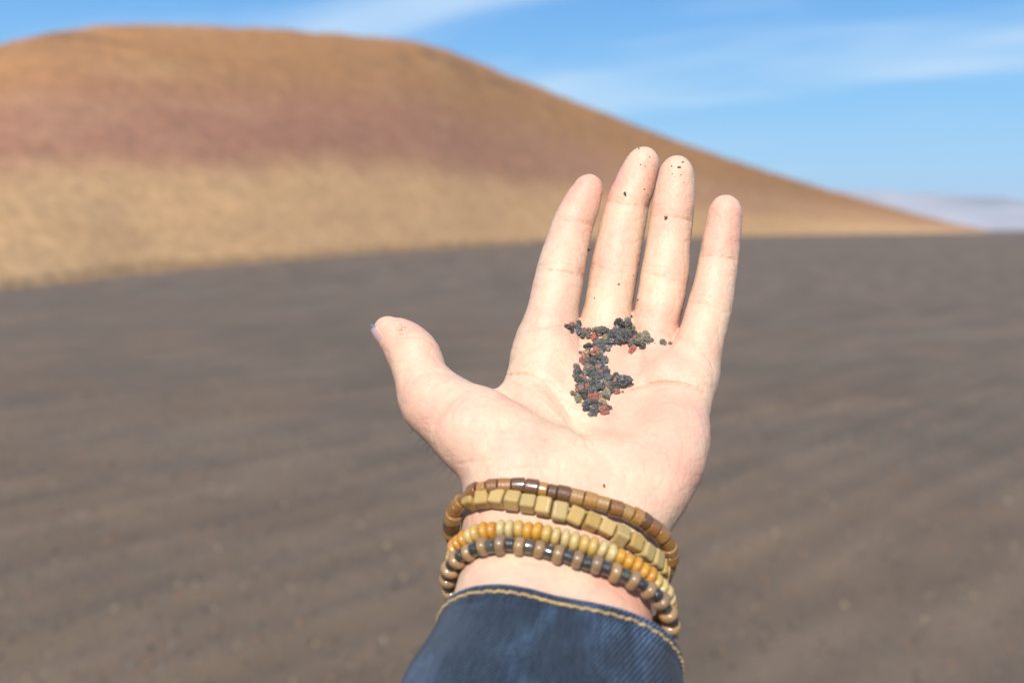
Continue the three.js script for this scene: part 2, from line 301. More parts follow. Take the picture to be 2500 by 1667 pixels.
const PEBBLES = [
  [3.1,67.4,-43.3,1.07,"d"], [4.6,66.6,-44.1,1.0,"d"], [5.7,68.0,-46.1,0.79,"d"], [7.8,68.8,-50.1,1.01,"d"],
  [7.2,66.1,-47.0,1.36,"d"], [9.6,65.7,-47.3,1.15,"b"], [11.3,65.7,-46.2,1.07,"b"], [13.4,66.2,-45.4,0.71,"o"],
  [11.4,63.9,-44.9,1.0,"b"], [13.4,63.2,-43.6,1.49,"R"], [15.8,65.5,-44.3,1.6,"b"], [14.5,64.4,-44.0,0.78,"d"],
  [17.4,63.2,-42.9,1.06,"T"], [18.1,65.7,-44.1,0.89,"d"], [18.3,63.7,-43.2,0.89,"d"], [19.8,65.0,-43.9,1.0,"d"],
  [22.8,68.7,-46.3,1.61,"d"], [26.5,69.9,-49.3,1.08,"d"], [25.5,68.8,-47.9,0.9,"d"], [25.0,67.9,-47.1,0.79,"b"],
  [25.9,67.0,-47.4,0.9,"o"], [28.3,66.8,-48.8,1.26,"o"], [21.7,66.2,-44.8,1.25,"d"], [23.9,64.8,-45.0,1.5,"g"],
  [25.9,63.9,-45.8,1.25,"g"], [22.0,63.9,-43.9,1.35,"d"], [22.8,61.8,-43.0,1.49,"d"], [20.2,62.1,-42.6,0.99,"d"],
  [18.9,61.0,-41.8,1.24,"d"], [25.6,61.9,-44.4,1.14,"R"], [27.4,65.0,-47.4,1.08,"o"], [29.0,63.5,-45.6,0.72,"R"],
  [28.3,61.9,-44.7,1.14,"d"], [29.4,64.6,-46.2,0.79,"d"], [30.8,61.9,-43.4,1.35,"o"], [32.8,63.9,-43.9,1.6,"o"],
  [30.7,64.2,-45.1,0.89,"o"], [33.7,61.8,-42.3,1.06,"d"], [35.1,62.3,-42.4,0.57,"d"], [27.6,60.1,-43.6,1.24,"d"],
  [27.6,58.6,-42.2,1.28,"R"], [31.5,60.0,-41.6,1.06,"d"], [38.9,61.4,-41.9,1.06,"d"], [41.9,60.9,-42.7,0.71,"b"],
  [15.4,60.9,-41.8,1.59,"d"], [13.9,59.3,-41.0,1.48,"R"], [11.0,59.8,-42.2,1.13,"d"], [17.6,59.3,-40.7,1.13,"d"],
  [10.6,58.2,-41.1,0.71,"m"], [8.1,57.3,-40.9,0.71,"d"], [10.0,56.8,-40.1,1.34,"T"], [12.4,57.0,-39.7,0.99,"d"],
  [14.9,57.7,-39.8,1.34,"g"], [8.9,54.4,-38.0,1.47,"R"], [11.2,55.4,-38.7,0.56,"b"], [12.8,55.4,-38.5,1.12,"d"],
  [15.1,55.8,-38.5,0.88,"m"], [16.8,54.7,-37.9,1.33,"d"], [11.6,53.7,-37.1,1.4,"d"], [14.3,53.7,-37.0,1.05,"d"],
  [15.6,53.4,-36.8,1.12,"u"], [5.8,52.5,-35.5,0.97,"b"], [10.3,52.2,-35.5,1.22,"d"], [14.1,51.7,-35.0,1.56,"m"],
  [16.8,51.0,-34.7,1.32,"d"], [6.2,50.8,-33.8,1.39,"d"], [9.3,51.2,-34.4,0.87,"m"], [8.4,50.0,-33.0,1.21,"d"],
  [11.5,50.2,-33.3,1.21,"d"], [13.8,49.0,-32.2,1.45,"u"], [6.5,47.7,-30.3,1.37,"d"], [8.2,48.2,-31.0,0.96,"R"],
  [10.6,47.3,-30.2,1.3,"d"], [12.5,49.2,-32.3,0.97,"d"], [17.3,48.3,-31.9,1.55,"d"], [20.4,49.3,-33.5,0.97,"d"],
  [20.8,47.3,-31.4,1.65,"R"], [19.3,46.3,-30.0,0.82,"R"], [23.0,46.6,-31.0,2.61,"d"], [13.6,46.7,-29.7,1.64,"d"],
  [7.0,45.4,-27.8,1.43,"d"], [9.4,45.7,-28.4,0.96,"d"], [11.8,45.7,-28.5,0.85,"m"], [13.4,44.7,-27.5,1.36,"d"],
  [16.6,45.4,-28.6,1.2,"g"], [18.8,44.7,-28.3,0.96,"d"], [19.9,43.6,-27.2,1.16,"R"], [22.3,43.5,-27.6,0.41,"o"],
  [6.9,43.8,-26.0,1.63,"m"], [11.3,43.6,-26.2,1.53,"d"], [10.0,44.4,-27.0,0.85,"b"], [16.7,43.3,-26.4,1.36,"o"],
  [15.3,42.3,-25.1,1.29,"o"], [4.1,42.9,-24.5,1.01,"b"], [5.7,41.2,-23.0,1.34,"o"], [7.8,42.2,-24.3,1.35,"d"],
  [11.1,41.5,-23.9,1.42,"R"], [13.8,41.2,-23.7,1.01,"R"], [14.5,39.9,-22.4,1.28,"T"], [8.9,39.7,-21.6,1.61,"d"],
  [16.5,41.5,-24.4,0.84,"d"], [8.6,37.8,-19.5,1.07,"d"], [11.5,38.7,-20.8,0.84,"T"], [11.0,36.9,-18.7,1.49,"d"],
  [14.6,37.1,-19.4,1.6,"R"], [16.4,38.0,-20.7,0.94,"d"], [12.4,37.8,-19.8,0.73,"d"], [9.9,35.9,-17.6,0.83,"d"],
  [13.2,42.6,-25.2,0.95,"d"], [15.4,50.3,-33.8,0.87,"d"], [19.4,48.6,-32.6,0.69,"d"], [22.2,48.6,-33.0,0.76,"b"],
  [17.8,46.7,-30.2,0.86,"d"], [8.4,41.5,-23.7,0.84,"d"], [5.2,49.0,-31.6,0.76,"b"], [29.7,60.7,-43.0,0.71,"d"],
  [16.8,60.7,-41.5,0.71,"d"],
];
const GRAINS = [
  [34.0,140.6,-73.3,0.39], [38.0,136.5,-70.1,0.27], [34.2,133.3,-68.9,0.22], [36.0,132.6,-68.8,0.22],
  [35.3,127.1,-68.0,0.16], [35.5,123.2,-67.9,0.27], [27.5,121.0,-66.4,0.76], [37.2,121.1,-69.3,0.16],
  [49.8,132.8,-60.9,0.38], [45.3,131.1,-60.5,0.32], [48.2,130.6,-59.7,0.48], [45.5,127.9,-59.6,0.21],
  [48.7,127.4,-59.1,0.21], [46.4,126.7,-59.1,0.21], [45.9,124.7,-58.9,0.21], [50.0,124.4,-59.0,0.21],
  [42.6,110.3,-57.1,0.64], [23.5,84.0,-53.1,0.42], [30.0,87.9,-58.5,0.27], [11.9,15.3,11.6,0.59],
  [35.9,61.1,-41.5,0.25], [31.2,78.0,-53.6,0.41], [14.2,78.6,-52.2,0.4], [13.2,98.7,-64.0,0.9],
  [13.9,98.0,-64.0,0.57], [30.5,74.5,-64.0,0.73], [28.4,71.6,-52.6,0.63],
];
const RINGS = [[[-2.12,-3.02,7.01],[0.1607,0.6043,-0.7804]],[[-2.27,-4.09,8.13],[0.2905,0.755,-0.5878]],[[-3.62,-13.74,18.24],[0.2276,0.6311,-0.7415]],[[-4.34,-18.95,23.7],[0.2122,0.6029,-0.7691]]];
const CUFF = [[-5.58,-27.81,33.0],[0.1981,0.6433,-0.7395]];
const WRIST = [0.0178,-0.0618,-0.333];

function spline(c, n) {
  const out = [], m = c.length;
  for (let i = 0; i < m - 1; i++) { const p0 = c[Math.max(i - 1, 0)], p1 = c[i], p2 = c[i + 1], p3 = c[Math.min(i + 2, m - 1)]; for (let k = 0; k < n; k++) { const t = k / n; out.push([0, 1, 2, 3].map((q) => 0.5 * (2 * p1[q] + (p2[q] - p0[q]) * t + (2 * p0[q] - 5 * p1[q] + 4 * p2[q] - p3[q]) * t * t + (3 * p1[q] - p0[q] - 3 * p2[q] + p3[q]) * t * t * t))); } }
  out.push(c[m - 1]);
  return out;
}
function fingertip(ch, q) {                             // the last joint grows into an ellipsoid end
  const c = ch.slice(0, -1), e = ch[ch.length - 1], b = c[c.length - 1], r = e[3], L = q * r, l = Math.hypot(e[0] - b[0], e[1] - b[1], e[2] - b[2]), d = [0, 1, 2].map((i) => (e[i] - b[i]) / l), em = (L * L - r * r) / L;
  const body = spline([...c, [...[0, 1, 2].map((i) => e[i] + d[i] * (r - L)), r]], 3), out = [];
  for (const f of [0.3, 0.55, 0.75, 0.9, 1]) { const a = em * f; out.push([...[0, 1, 2].map((i) => e[i] + d[i] * (r - L + a)), r * Math.sqrt(1 - a * a / (L * L - r * r))]); }
  return [...body, ...out];
}
class Cone {                                            // a capsule with two radii
  constructor(a, b, part) {
    this.a = a; this.part = part; this.bx = b[0] - a[0]; this.by = b[1] - a[1]; this.bz = b[2] - a[2]; this.r1 = a[3]; this.r2 = b[3];
    this.l2 = this.bx ** 2 + this.by ** 2 + this.bz ** 2; this.rr = a[3] - b[3]; this.a2 = this.l2 - this.rr ** 2; this.il2 = 1 / this.l2;
  }
  d(x, y, z) {
    const px = x - this.a[0], py = y - this.a[1], pz = z - this.a[2], l2 = this.l2, Y = px * this.bx + py * this.by + pz * this.bz, Z = Y - l2;
    const qx = px * l2 - Y * this.bx, qy = py * l2 - Y * this.by, qz = pz * l2 - Y * this.bz, x2 = qx * qx + qy * qy + qz * qz, y2 = Y * Y * l2, z2 = Z * Z * l2, k = Math.sign(this.rr) * this.rr * this.rr * x2;
    if (Math.sign(Z) * this.a2 * z2 > k) return Math.sqrt(x2 + z2) * this.il2 - this.r2;
    if (Math.sign(Y) * this.a2 * y2 < k) return Math.sqrt(x2 + y2) * this.il2 - this.r1;
    return (Math.sqrt(Math.max(0, x2 * this.a2 * this.il2)) + Y * this.rr) * this.il2 - this.r1;
  }
}
const cones = PALM.map(([a, b]) => new Cone(a, b, 0));
Object.values(FINGERS).forEach((ch, f) => { const s = fingertip(ch, 1.3); for (let i = 0; i < s.length - 1; i++) { if (Math.hypot(s[i][0] - s[i + 1][0], s[i][1] - s[i + 1][1], s[i][2] - s[i + 1][2]) < 0.05) continue; cones.push(new Cone(s[i], s[i + 1], f + 1)); } });
const smin = (a, b, k) => { const h = Math.max(k - Math.abs(a - b), 0) / k; return Math.min(a, b) - h * h * k * 0.25; };
const fd = new Float64Array(6);
function field(x, y, z, list = cones) {                 // distance to the skin: fingers melt into the palm, not into each other
  let palm = 1e3; fd.fill(1e3);
  for (const c of list) { const d = c.d(x, y, z); if (c.part === 0) palm = palm > 500 ? d : smin(palm, d, 9); else if (d < fd[c.part]) fd[c.part] = d; }
  let out = palm;
  for (let f = 1; f < 6; f++) if (fd[f] < 500) out = Math.min(out, palm > 500 ? fd[f] : smin(palm, fd[f], f === 5 ? 9 : 8));
  return out;
}
function slope(x, y, z, list = cones, e = 0.3) {
  const gx = field(x + e, y, z, list) - field(x - e, y, z, list), gy = field(x, y + e, z, list) - field(x, y - e, z, list), gz = field(x, y, z + e, list) - field(x, y, z - e, list), l = Math.hypot(gx, gy, gz) || 1;
  return [gx / l, gy / l, gz / l];
}
function onSkin(p, lift = 0) { let [x, y, z] = p; for (let i = 0; i < 4; i++) { const d = field(x, y, z), n = slope(x, y, z); x -= n[0] * d; y -= n[1] * d; z -= n[2] * d; } const n = slope(x, y, z); return { p: [x + n[0] * lift, y + n[1] * lift, z + n[2] * lift], n }; }

function skinMesh(cell) {                               // surface nets over the blocks that the skin passes through
  const lo = [1e9, 1e9, 1e9], hi = [-1e9, -1e9, -1e9];
  for (const c of cones) for (const [e, r] of [[c.a, c.r1], [[c.a[0] + c.bx, c.a[1] + c.by, c.a[2] + c.bz], c.r2]]) for (let i = 0; i < 3; i++) { lo[i] = Math.min(lo[i], e[i] - r - 3); hi[i] = Math.max(hi[i], e[i] + r + 3); }
  const B = 16, n = [0, 1, 2].map((i) => Math.ceil((hi[i] - lo[i]) / cell / B)), S = B + 1, half = B * cell * 0.5 * Math.sqrt(3);
  const NX = n[0] * B + 2, NY = n[1] * B + 2, key = (i, j, k) => (k * NY + j) * NX + i;
  const verts = [], lists = [], cellOf = new Map(), quads = [], val = new Float32Array(S * S * S);
  for (let bz = 0; bz < n[2]; bz++) for (let by = 0; by < n[1]; by++) for (let bx = 0; bx < n[0]; bx++) {
    const ox = lo[0] + bx * B * cell, oy = lo[1] + by * B * cell, oz = lo[2] + bz * B * cell, h = B * cell / 2;
    const ds = cones.map((c) => c.d(ox + h, oy + h, oz + h)), md = Math.min(...ds);
    if (md > half + 5 || md < -half - 9) continue;
    const list = cones.filter((c, q) => ds[q] < md + 2 * half + 13);
    if (Math.abs(field(ox + h, oy + h, oz + h, list)) > half + 4) continue;
    let q = 0, neg = 0;
    for (let k = 0; k < S; k++) for (let j = 0; j < S; j++) for (let i = 0; i < S; i++) { const d = field(ox + i * cell, oy + j * cell, oz + k * cell, list); val[q++] = d; if (d < 0) neg++; }
    if (!neg || neg === S * S * S) continue;
    const at = (i, j, k) => val[(k * S + j) * S + i];
    for (let k = 0; k < B; k++) for (let j = 0; j < B; j++) for (let i = 0; i < B; i++) {
      let m = 0, cnt = 0, sx = 0, sy = 0, sz = 0;
      for (let c = 0; c < 8; c++) if (at(i + (c & 1), j + ((c >> 1) & 1), k + (c >> 2)) < 0) m |= 1 << c;
      if (m === 0 || m === 255) continue;
      for (let c = 0; c < 8; c++) for (const ax of [1, 2, 4]) if (!(c & ax)) {
        const e = c | ax; if (((m >> c) & 1) === ((m >> e) & 1)) continue;
        const v0 = at(i + (c & 1), j + ((c >> 1) & 1), k + (c >> 2)), v1 = at(i + (e & 1), j + ((e >> 1) & 1), k + (e >> 2)), t = v0 / (v0 - v1);
        sx += (c & 1) + (ax === 1 ? t : 0); sy += ((c >> 1) & 1) + (ax === 2 ? t : 0); sz += (c >> 2) + (ax === 4 ? t : 0); cnt++;
      }
      const gi = bx * B + i, gj = by * B + j, gk = bz * B + k;
      cellOf.set(key(gi, gj, gk), verts.length / 3); lists.push(list);
      verts.push(lo[0] + (gi + sx / cnt) * cell, lo[1] + (gj + sy / cnt) * cell, lo[2] + (gk + sz / cnt) * cell);
      const s0 = m & 1;                                  // the three edges that leave this cell's first corner
      if (((m >> 1) & 1) !== s0) quads.push([key(gi, gj, gk), key(gi, gj - 1, gk), key(gi, gj - 1, gk - 1), key(gi, gj, gk - 1), s0]);
      if (((m >> 2) & 1) !== s0) quads.push([key(gi, gj, gk), key(gi, gj, gk - 1), key(gi - 1, gj, gk - 1), key(gi - 1, gj, gk), s0]);
      if (((m >> 4) & 1) !== s0) quads.push([key(gi, gj, gk), key(gi - 1, gj, gk), key(gi - 1, gj - 1, gk), key(gi, gj - 1, gk), s0]);
    }
  }
  const idx = [];
  for (const [a, b, c, d, s] of quads) { const A = cellOf.get(a), Bq = cellOf.get(b), C = cellOf.get(c), D = cellOf.get(d); if (A === undefined || Bq === undefined || C === undefined || D === undefined) continue; if (s) idx.push(A, C, Bq, A, D, C); else idx.push(A, Bq, C, A, C, D); }
  return { verts, lists, idx };
}
const FRAME = new THREE.Quaternion().setFromEuler(new THREE.Euler(PITCH, 0, 0));          // the way the arm is held out
const WRIST_AT = new THREE.Vector3(...WRIST).applyQuaternion(FRAME).add(EYE);
const mm = (p) => new THREE.Vector3(p[0], p[1], p[2]).multiplyScalar(0.001);
const toWorld = (p) => mm(p).applyQuaternion(FRAME).add(WRIST_AT);

const person = add(new THREE.Group(), 'person', { label: 'outstretched left hand held palm up, in a dark blue denim sleeve', category: 'person' });
person.position.copy(WRIST_AT); person.quaternion.copy(FRAME);
{
  const { verts, lists, idx } = skinMesh(0.62), N = verts.length / 3, pos = new Float32Array(N * 3), col = new Float32Array(N * 3), uv = new Float32Array(N * 2);
  const segs = [];
  for (const [w, d, red, pts] of CREASES) for (let i = 0; i < pts.length - 1; i++) segs.push([w, d, red, pts[i], pts[i + 1], i === 0, i === pts.length - 2]);
  const smudge = [-58.0, 66.4, -31.6];
  const ridges = dataTexture(512, (i, j) => { const A = 2 * Math.PI / 512, v = 0.5 + 0.15 * Math.sin(15 * j * A + 1.6 * Math.sin(2 * i * A) + 1.2 * Math.sin(3 * i * A + 2 * j * A)) + 0.20 * noise(i * 0.06, j * 0.06, 2) + 0.14 * noise(i * 0.16, j * 0.16, 5); return [v, v, v]; }, false);
  const joints = Object.values(FINGERS).flatMap((c, f) => f < 4 ? [[c[7], 13, 0.42], [c[6], 12, 0.16], [c[3], 9, 0.32], [c[1], 11, 0.30], [c[4], 9, -0.35], [c[2], 8, -0.3]] : [[c[6], 11, 0.45], [c[4], 9, 0.2], [c[2], 10, -0.3]]);
  for (let i = 0; i < N; i++) {
    let x = verts[i * 3], y = verts[i * 3 + 1], z = verts[i * 3 + 2];
    for (let q = 0; q < 2; q++) { const d = field(x, y, z, lists[i]), s = slope(x, y, z, lists[i]); x -= s[0] * d; y -= s[1] * d; z -= s[2] * d; }
    const s = slope(x, y, z, lists[i]);
    let dip = 0, red = 0, vale = 0; const palmSide = smooth(-0.15, 0.25, s[1] * 0.6 + s[2] * 0.8);
    for (const [w, d, rd, a, b, first, last] of segs) {
      const bx = b[0] - a[0], by = b[1] - a[1], bz = b[2] - a[2], px = x - a[0], py = y - a[1], pz = z - a[2];
      if (Math.abs(px) > 40 || Math.abs(py) > 40) continue;
      const tr = (px * bx + py * by + pz * bz) / (bx * bx + by * by + bz * bz), t = clamp(tr), dd = (px - bx * t) ** 2 + (py - by * t) ** 2 + (pz - bz * t) ** 2;
      if (dd > 90) continue;
      const fade = Math.min(first ? smooth(0, 0.4, t) + 0.45 : 1, last ? smooth(0, 0.4, 1 - t) + 0.45 : 1, 1), ww = w * (0.85 + 0.3 * noise(x * 0.6, y * 0.6, z * 0.6));
      const g = Math.exp(-dd / (ww * ww)) * fade; dip = Math.max(dip, d * g - 0.10 * d * Math.exp(-dd / (9 * w * w)) * fade); red = Math.max(red, rd * Math.exp(-dd / (1.3 * ww * ww)) * fade); vale = Math.max(vale, (rd > 0.55 ? 0.42 : 0) * Math.exp(-dd / 6.5) * fade);
    }
    const lumps = 0.38 * fbm(x * 0.10, y * 0.10, z * 0.10, 4) + 0.035 * fbm(x * 0.7, y * 0.7, z * 0.7, 2) + 0.018 * noise(x * 1.9, y * 1.9, z * 1.9);
    const web = (f, o) => Math.pow(1 - Math.abs(noise(x * f + o, y * f * 1.25, z * f + o)), 12);
    const wrinkle = palmSide * (0.15 * web(0.17, 3) + 0.11 * web(0.33, 8) + 0.05 * web(0.7, 5)); red = Math.max(red, 1.4 * wrinkle);
    const h = -dip - vale + lumps - wrinkle;
    pos[i * 3] = (x + s[0] * h) * 0.001; pos[i * 3 + 1] = (y + s[1] * h) * 0.001; pos[i * 3 + 2] = (z + s[2] * h) * 0.001;
    uv[i * 2] = x * 0.1; uv[i * 2 + 1] = y * 0.1;
    // skin: pale palm, pinker blotches at the finger ends and over the pads
    const palmar = palmSide;
    let flush = 0; for (const [t, w, k] of joints) { const q = ((x - t[0]) ** 2 + (y - t[1]) ** 2 + (z - t[2]) ** 2 - t[3] * t[3]) / (w * w); if (q < 4) flush += k * Math.exp(-Math.max(0, q)); }
    const bl = fbm(x * 0.055, y * 0.055, z * 0.055 + 3, 4), fine = fbm(x * 0.33, y * 0.33, z * 0.33, 3);
    let c = mixc([0.56, 0.33, 0.195], [0.69, 0.458, 0.318], palmar);
    c = mixc(c, [0.70, 0.36, 0.26], clamp(0.75 * flush + 1.5 * (bl + 0.02) + 0.5 * fine + 0.12));
    c = mixc(c, [0.705, 0.505, 0.333], clamp(-0.8 * flush - 1.3 * bl - 0.05));
    c = mixc(c, [0.56, 0.27, 0.185], 0.75 * red);
    const sm = Math.hypot(x - smudge[0], y - smudge[1], z - smudge[2]);
    if (sm < 3.2) c = mixc(c, [0.42, 0.15, 0.06], 0.8 * smooth(0.15, 0.45, noise(x * 1.7, y * 1.7, z * 1.7) + 0.3 * (1 - sm / 1.6)) );
    const k = 0.96 + 0.07 * fine + 0.05 * noise(x * 1.3, y * 1.3, z * 1.3);
    col[i * 3] = c[0] * k; col[i * 3 + 1] = c[1] * k; col[i * 3 + 2] = c[2] * k;
  }
  const g = new THREE.BufferGeometry();
  g.setAttribute('position', new THREE.BufferAttribute(pos, 3)); g.setAttribute('color', new THREE.BufferAttribute(col, 3)); g.setAttribute('uv', new THREE.BufferAttribute(uv, 2));
  g.setIndex(idx); g.computeVertexNormals();
  add(new THREE.Mesh(g, new THREE.MeshPhysicalMaterial({ vertexColors: true, roughness: 0.46, ior: 1.42, bumpMap: ridges, bumpScale: 0.00013 })), 'arm', { label: 'pale bare hand and wrist with pinkish fingertips' }, person);
}
{ // thumbnail: a thin curved plate on the far side of the thumb tip
  const g = new THREE.SphereGeometry(1, 32, 24), p = g.attributes.position, tint = [];
  for (let i = 0; i < p.count; i++) {
    let x = p.getX(i), y = p.getY(i), z = p.getZ(i); const e = (v) => Math.sign(v) * Math.pow(Math.abs(v), 0.7); x = e(x); z = e(z);
    p.setXYZ(i, x * 5.2, y * 0.6 - 1.9 * x * x - 0.5 * z * z, z * 5.0);
    const free = smooth(0.62, 0.74, z + 0.12 * x * x), c = mixc([0.66, 0.43, 0.39], [0.17, 0.18, 0.26], free); tint.push(...c);
  }
  g.setAttribute('color', new THREE.Float32BufferAttribute(tint, 3)); g.computeVertexNormals(); g.scale(0.001, 0.001, 0.001);
  const nail = add(new THREE.Mesh(g, new THREE.MeshPhysicalMaterial({ vertexColors: true, roughness: 0.3, clearcoat: 0.3, clearcoatRoughness: 0.3 })), 'thumbnail', { label: 'pinkish thumbnail with a bluish grey free edge' }, person);
  const N = { p: [-67.9, 63.6, -38.0], n: [-0.82, -0.50, 0.22], along: [-0.55, 0.83, -0.05] }, base = onSkin(N.p, -0.15), up = new THREE.Vector3(...N.n).normalize(), along = new THREE.Vector3(...N.along).normalize(), side = new THREE.Vector3().crossVectors(up, along).normalize(); along.crossVectors(side, up);
  nail.position.copy(mm(base.p)); nail.quaternion.setFromRotationMatrix(new THREE.Matrix4().makeBasis(side, up, along));
}

// ---------------------------------------------------------------- rings round the wrist
function ringFrame([o, n]) {
  const N = new THREE.Vector3(...n).normalize(), e1 = new THREE.Vector3(1, 0, 0).addScaledVector(N, -N.x).normalize(), e2 = new THREE.Vector3().crossVectors(N, e1);
  return { o: new THREE.Vector3(...o), N, e1, e2 };
}
function radial(F, count, off, slack = () => 0) {                        // how far the skin lies from the ring's middle, with clearance
  const r = [];
  for (let i = 0; i < count; i++) {
    const a = i / count * 2 * Math.PI, d = F.e1.clone().multiplyScalar(Math.cos(a)).addScaledVector(F.e2, Math.sin(a));
    let t = 75; for (let q = 0; q < 60; q++) { const f = field(F.o.x + d.x * t, F.o.y + d.y * t, F.o.z + d.z * t) - off; if (f < 0.02) break; t -= f * 0.8; }
    r.push(t + slack(Math.cos(a)));
  }
  for (let s = 0; s < 3; s++) { const c = r.slice(); for (let i = 0; i < count; i++) r[i] = Math.max(c[i] - 0.15, (c[(i + count - 1) % count] + 2 * c[i] + c[(i + 1) % count]) / 4); }
  return r;
}
function ringCurve(F, r) { return new THREE.CatmullRomCurve3(r.map((t, i) => { const a = i / r.length * 2 * Math.PI; return F.e1.clone().multiplyScalar(Math.cos(a) * t).addScaledVector(F.e2, Math.sin(a) * t); }), true); }

const grain = dataTexture(256, (i, j) => { const v = 0.80 + 0.14 * noise(i * 0.09, j * 0.9, 3) + 0.10 * fbm(i * 0.03, j * 0.25, 5, 3) + 0.05 * hash(i, j, 4); return [v, v * 0.97, v * 0.92]; }, false);
const wood = (c, rough, coat = 0.35) => new THREE.MeshPhysicalMaterial({ color: rgb(...c), roughness: rough, map: grain, bumpMap: grain, bumpScale: 0.0003, clearcoat: coat, clearcoatRoughness: 0.16 });
function lathe(profile, seg = 20) { return new THREE.LatheGeometry(profile.map(([x, y]) => new THREE.Vector2(x * 0.001, y * 0.001)), seg); }
function cylBead(r, l) { const b = 0.35, p = [[0.7, -l / 2]]; for (const a of [0, 0.5, 1]) p.push([r - b + b * Math.sin(a * Math.PI / 2), -l / 2 + b - b * Math.cos(a * Math.PI / 2)]); for (const a of [1, 0.5, 0]) p.push([r - b + b * Math.sin(a * Math.PI / 2), l / 2 - b + b * Math.cos(a * Math.PI / 2)]); p.push([0.7, l / 2], [0.7, -l / 2]); return lathe(p); }
function discBead(r, l, e = 0.8) { const p = [[0.6, -l / 2 * 0.8]]; for (let k = -8; k <= 8; k++) { const a = k / 8 * Math.PI / 2; p.push([0.7 + (r - 0.7) * Math.pow(Math.cos(a), e), l / 2 * Math.sin(a)]); } p.push([0.6, l / 2 * 0.8], [0.6, -l / 2 * 0.8]); return lathe(p); }
function bracelet(ring, label, beads, clearance, slack, bare) {
  const F = ringFrame(ring), curve = ringCurve(F, radial(F, 96, clearance, slack)), L = curve.getLength();
  const g = add(new THREE.Group(), 'bracelet', { label, category: 'bracelet', group: 'bead bracelets on the wrist' });
  g.position.copy(toWorld(ring[0])); g.quaternion.copy(FRAME);
  curve.points.forEach((p) => p.multiplyScalar(0.001)); curve.updateArcLengths();
  add(new THREE.Mesh(new THREE.TubeGeometry(curve, 200, 0.00045, 6, true), mat([0.03, 0.025, 0.02], 0.9)), 'cord', null, g);
  const list = beads(L); let sum = 0; for (const b of list) sum += b.l;
  const stretch = L / sum; let s = 0; const r = rng(list.length * 31 + 5);
  for (const b of list) {
    const u = (s + b.l * stretch / 2) / L; s += b.l * stretch;
    const p = curve.getPointAt(u), t = curve.getTangentAt(u), out = p.clone().normalize(); out.addScaledVector(t, -out.dot(t)).normalize();
    if (bare && bare(p)) continue;                      // cord without beads
    const m = add(new THREE.Mesh(b.geo, b.mat), 'bead', null, g);
    m.position.copy(p).addScaledVector(out, (r() - 0.5) * 0.0005).addScaledVector(F.N, (r() - 0.5) * 0.0006);
    t.x += (r() - 0.5) * 0.26; t.y += (r() - 0.5) * 0.26; t.z += (r() - 0.5) * 0.26; t.normalize(); out.addScaledVector(t, -out.dot(t)).normalize();
    m.quaternion.setFromRotationMatrix(new THREE.Matrix4().makeBasis(out, t, new THREE.Vector3().crossVectors(out, t)));
    const fat = 0.86 + 0.2 * r(); m.scale.set(fat, 1, fat);
    if (b.spin) m.rotateY((r() - 0.5) * b.spin);
  }
}
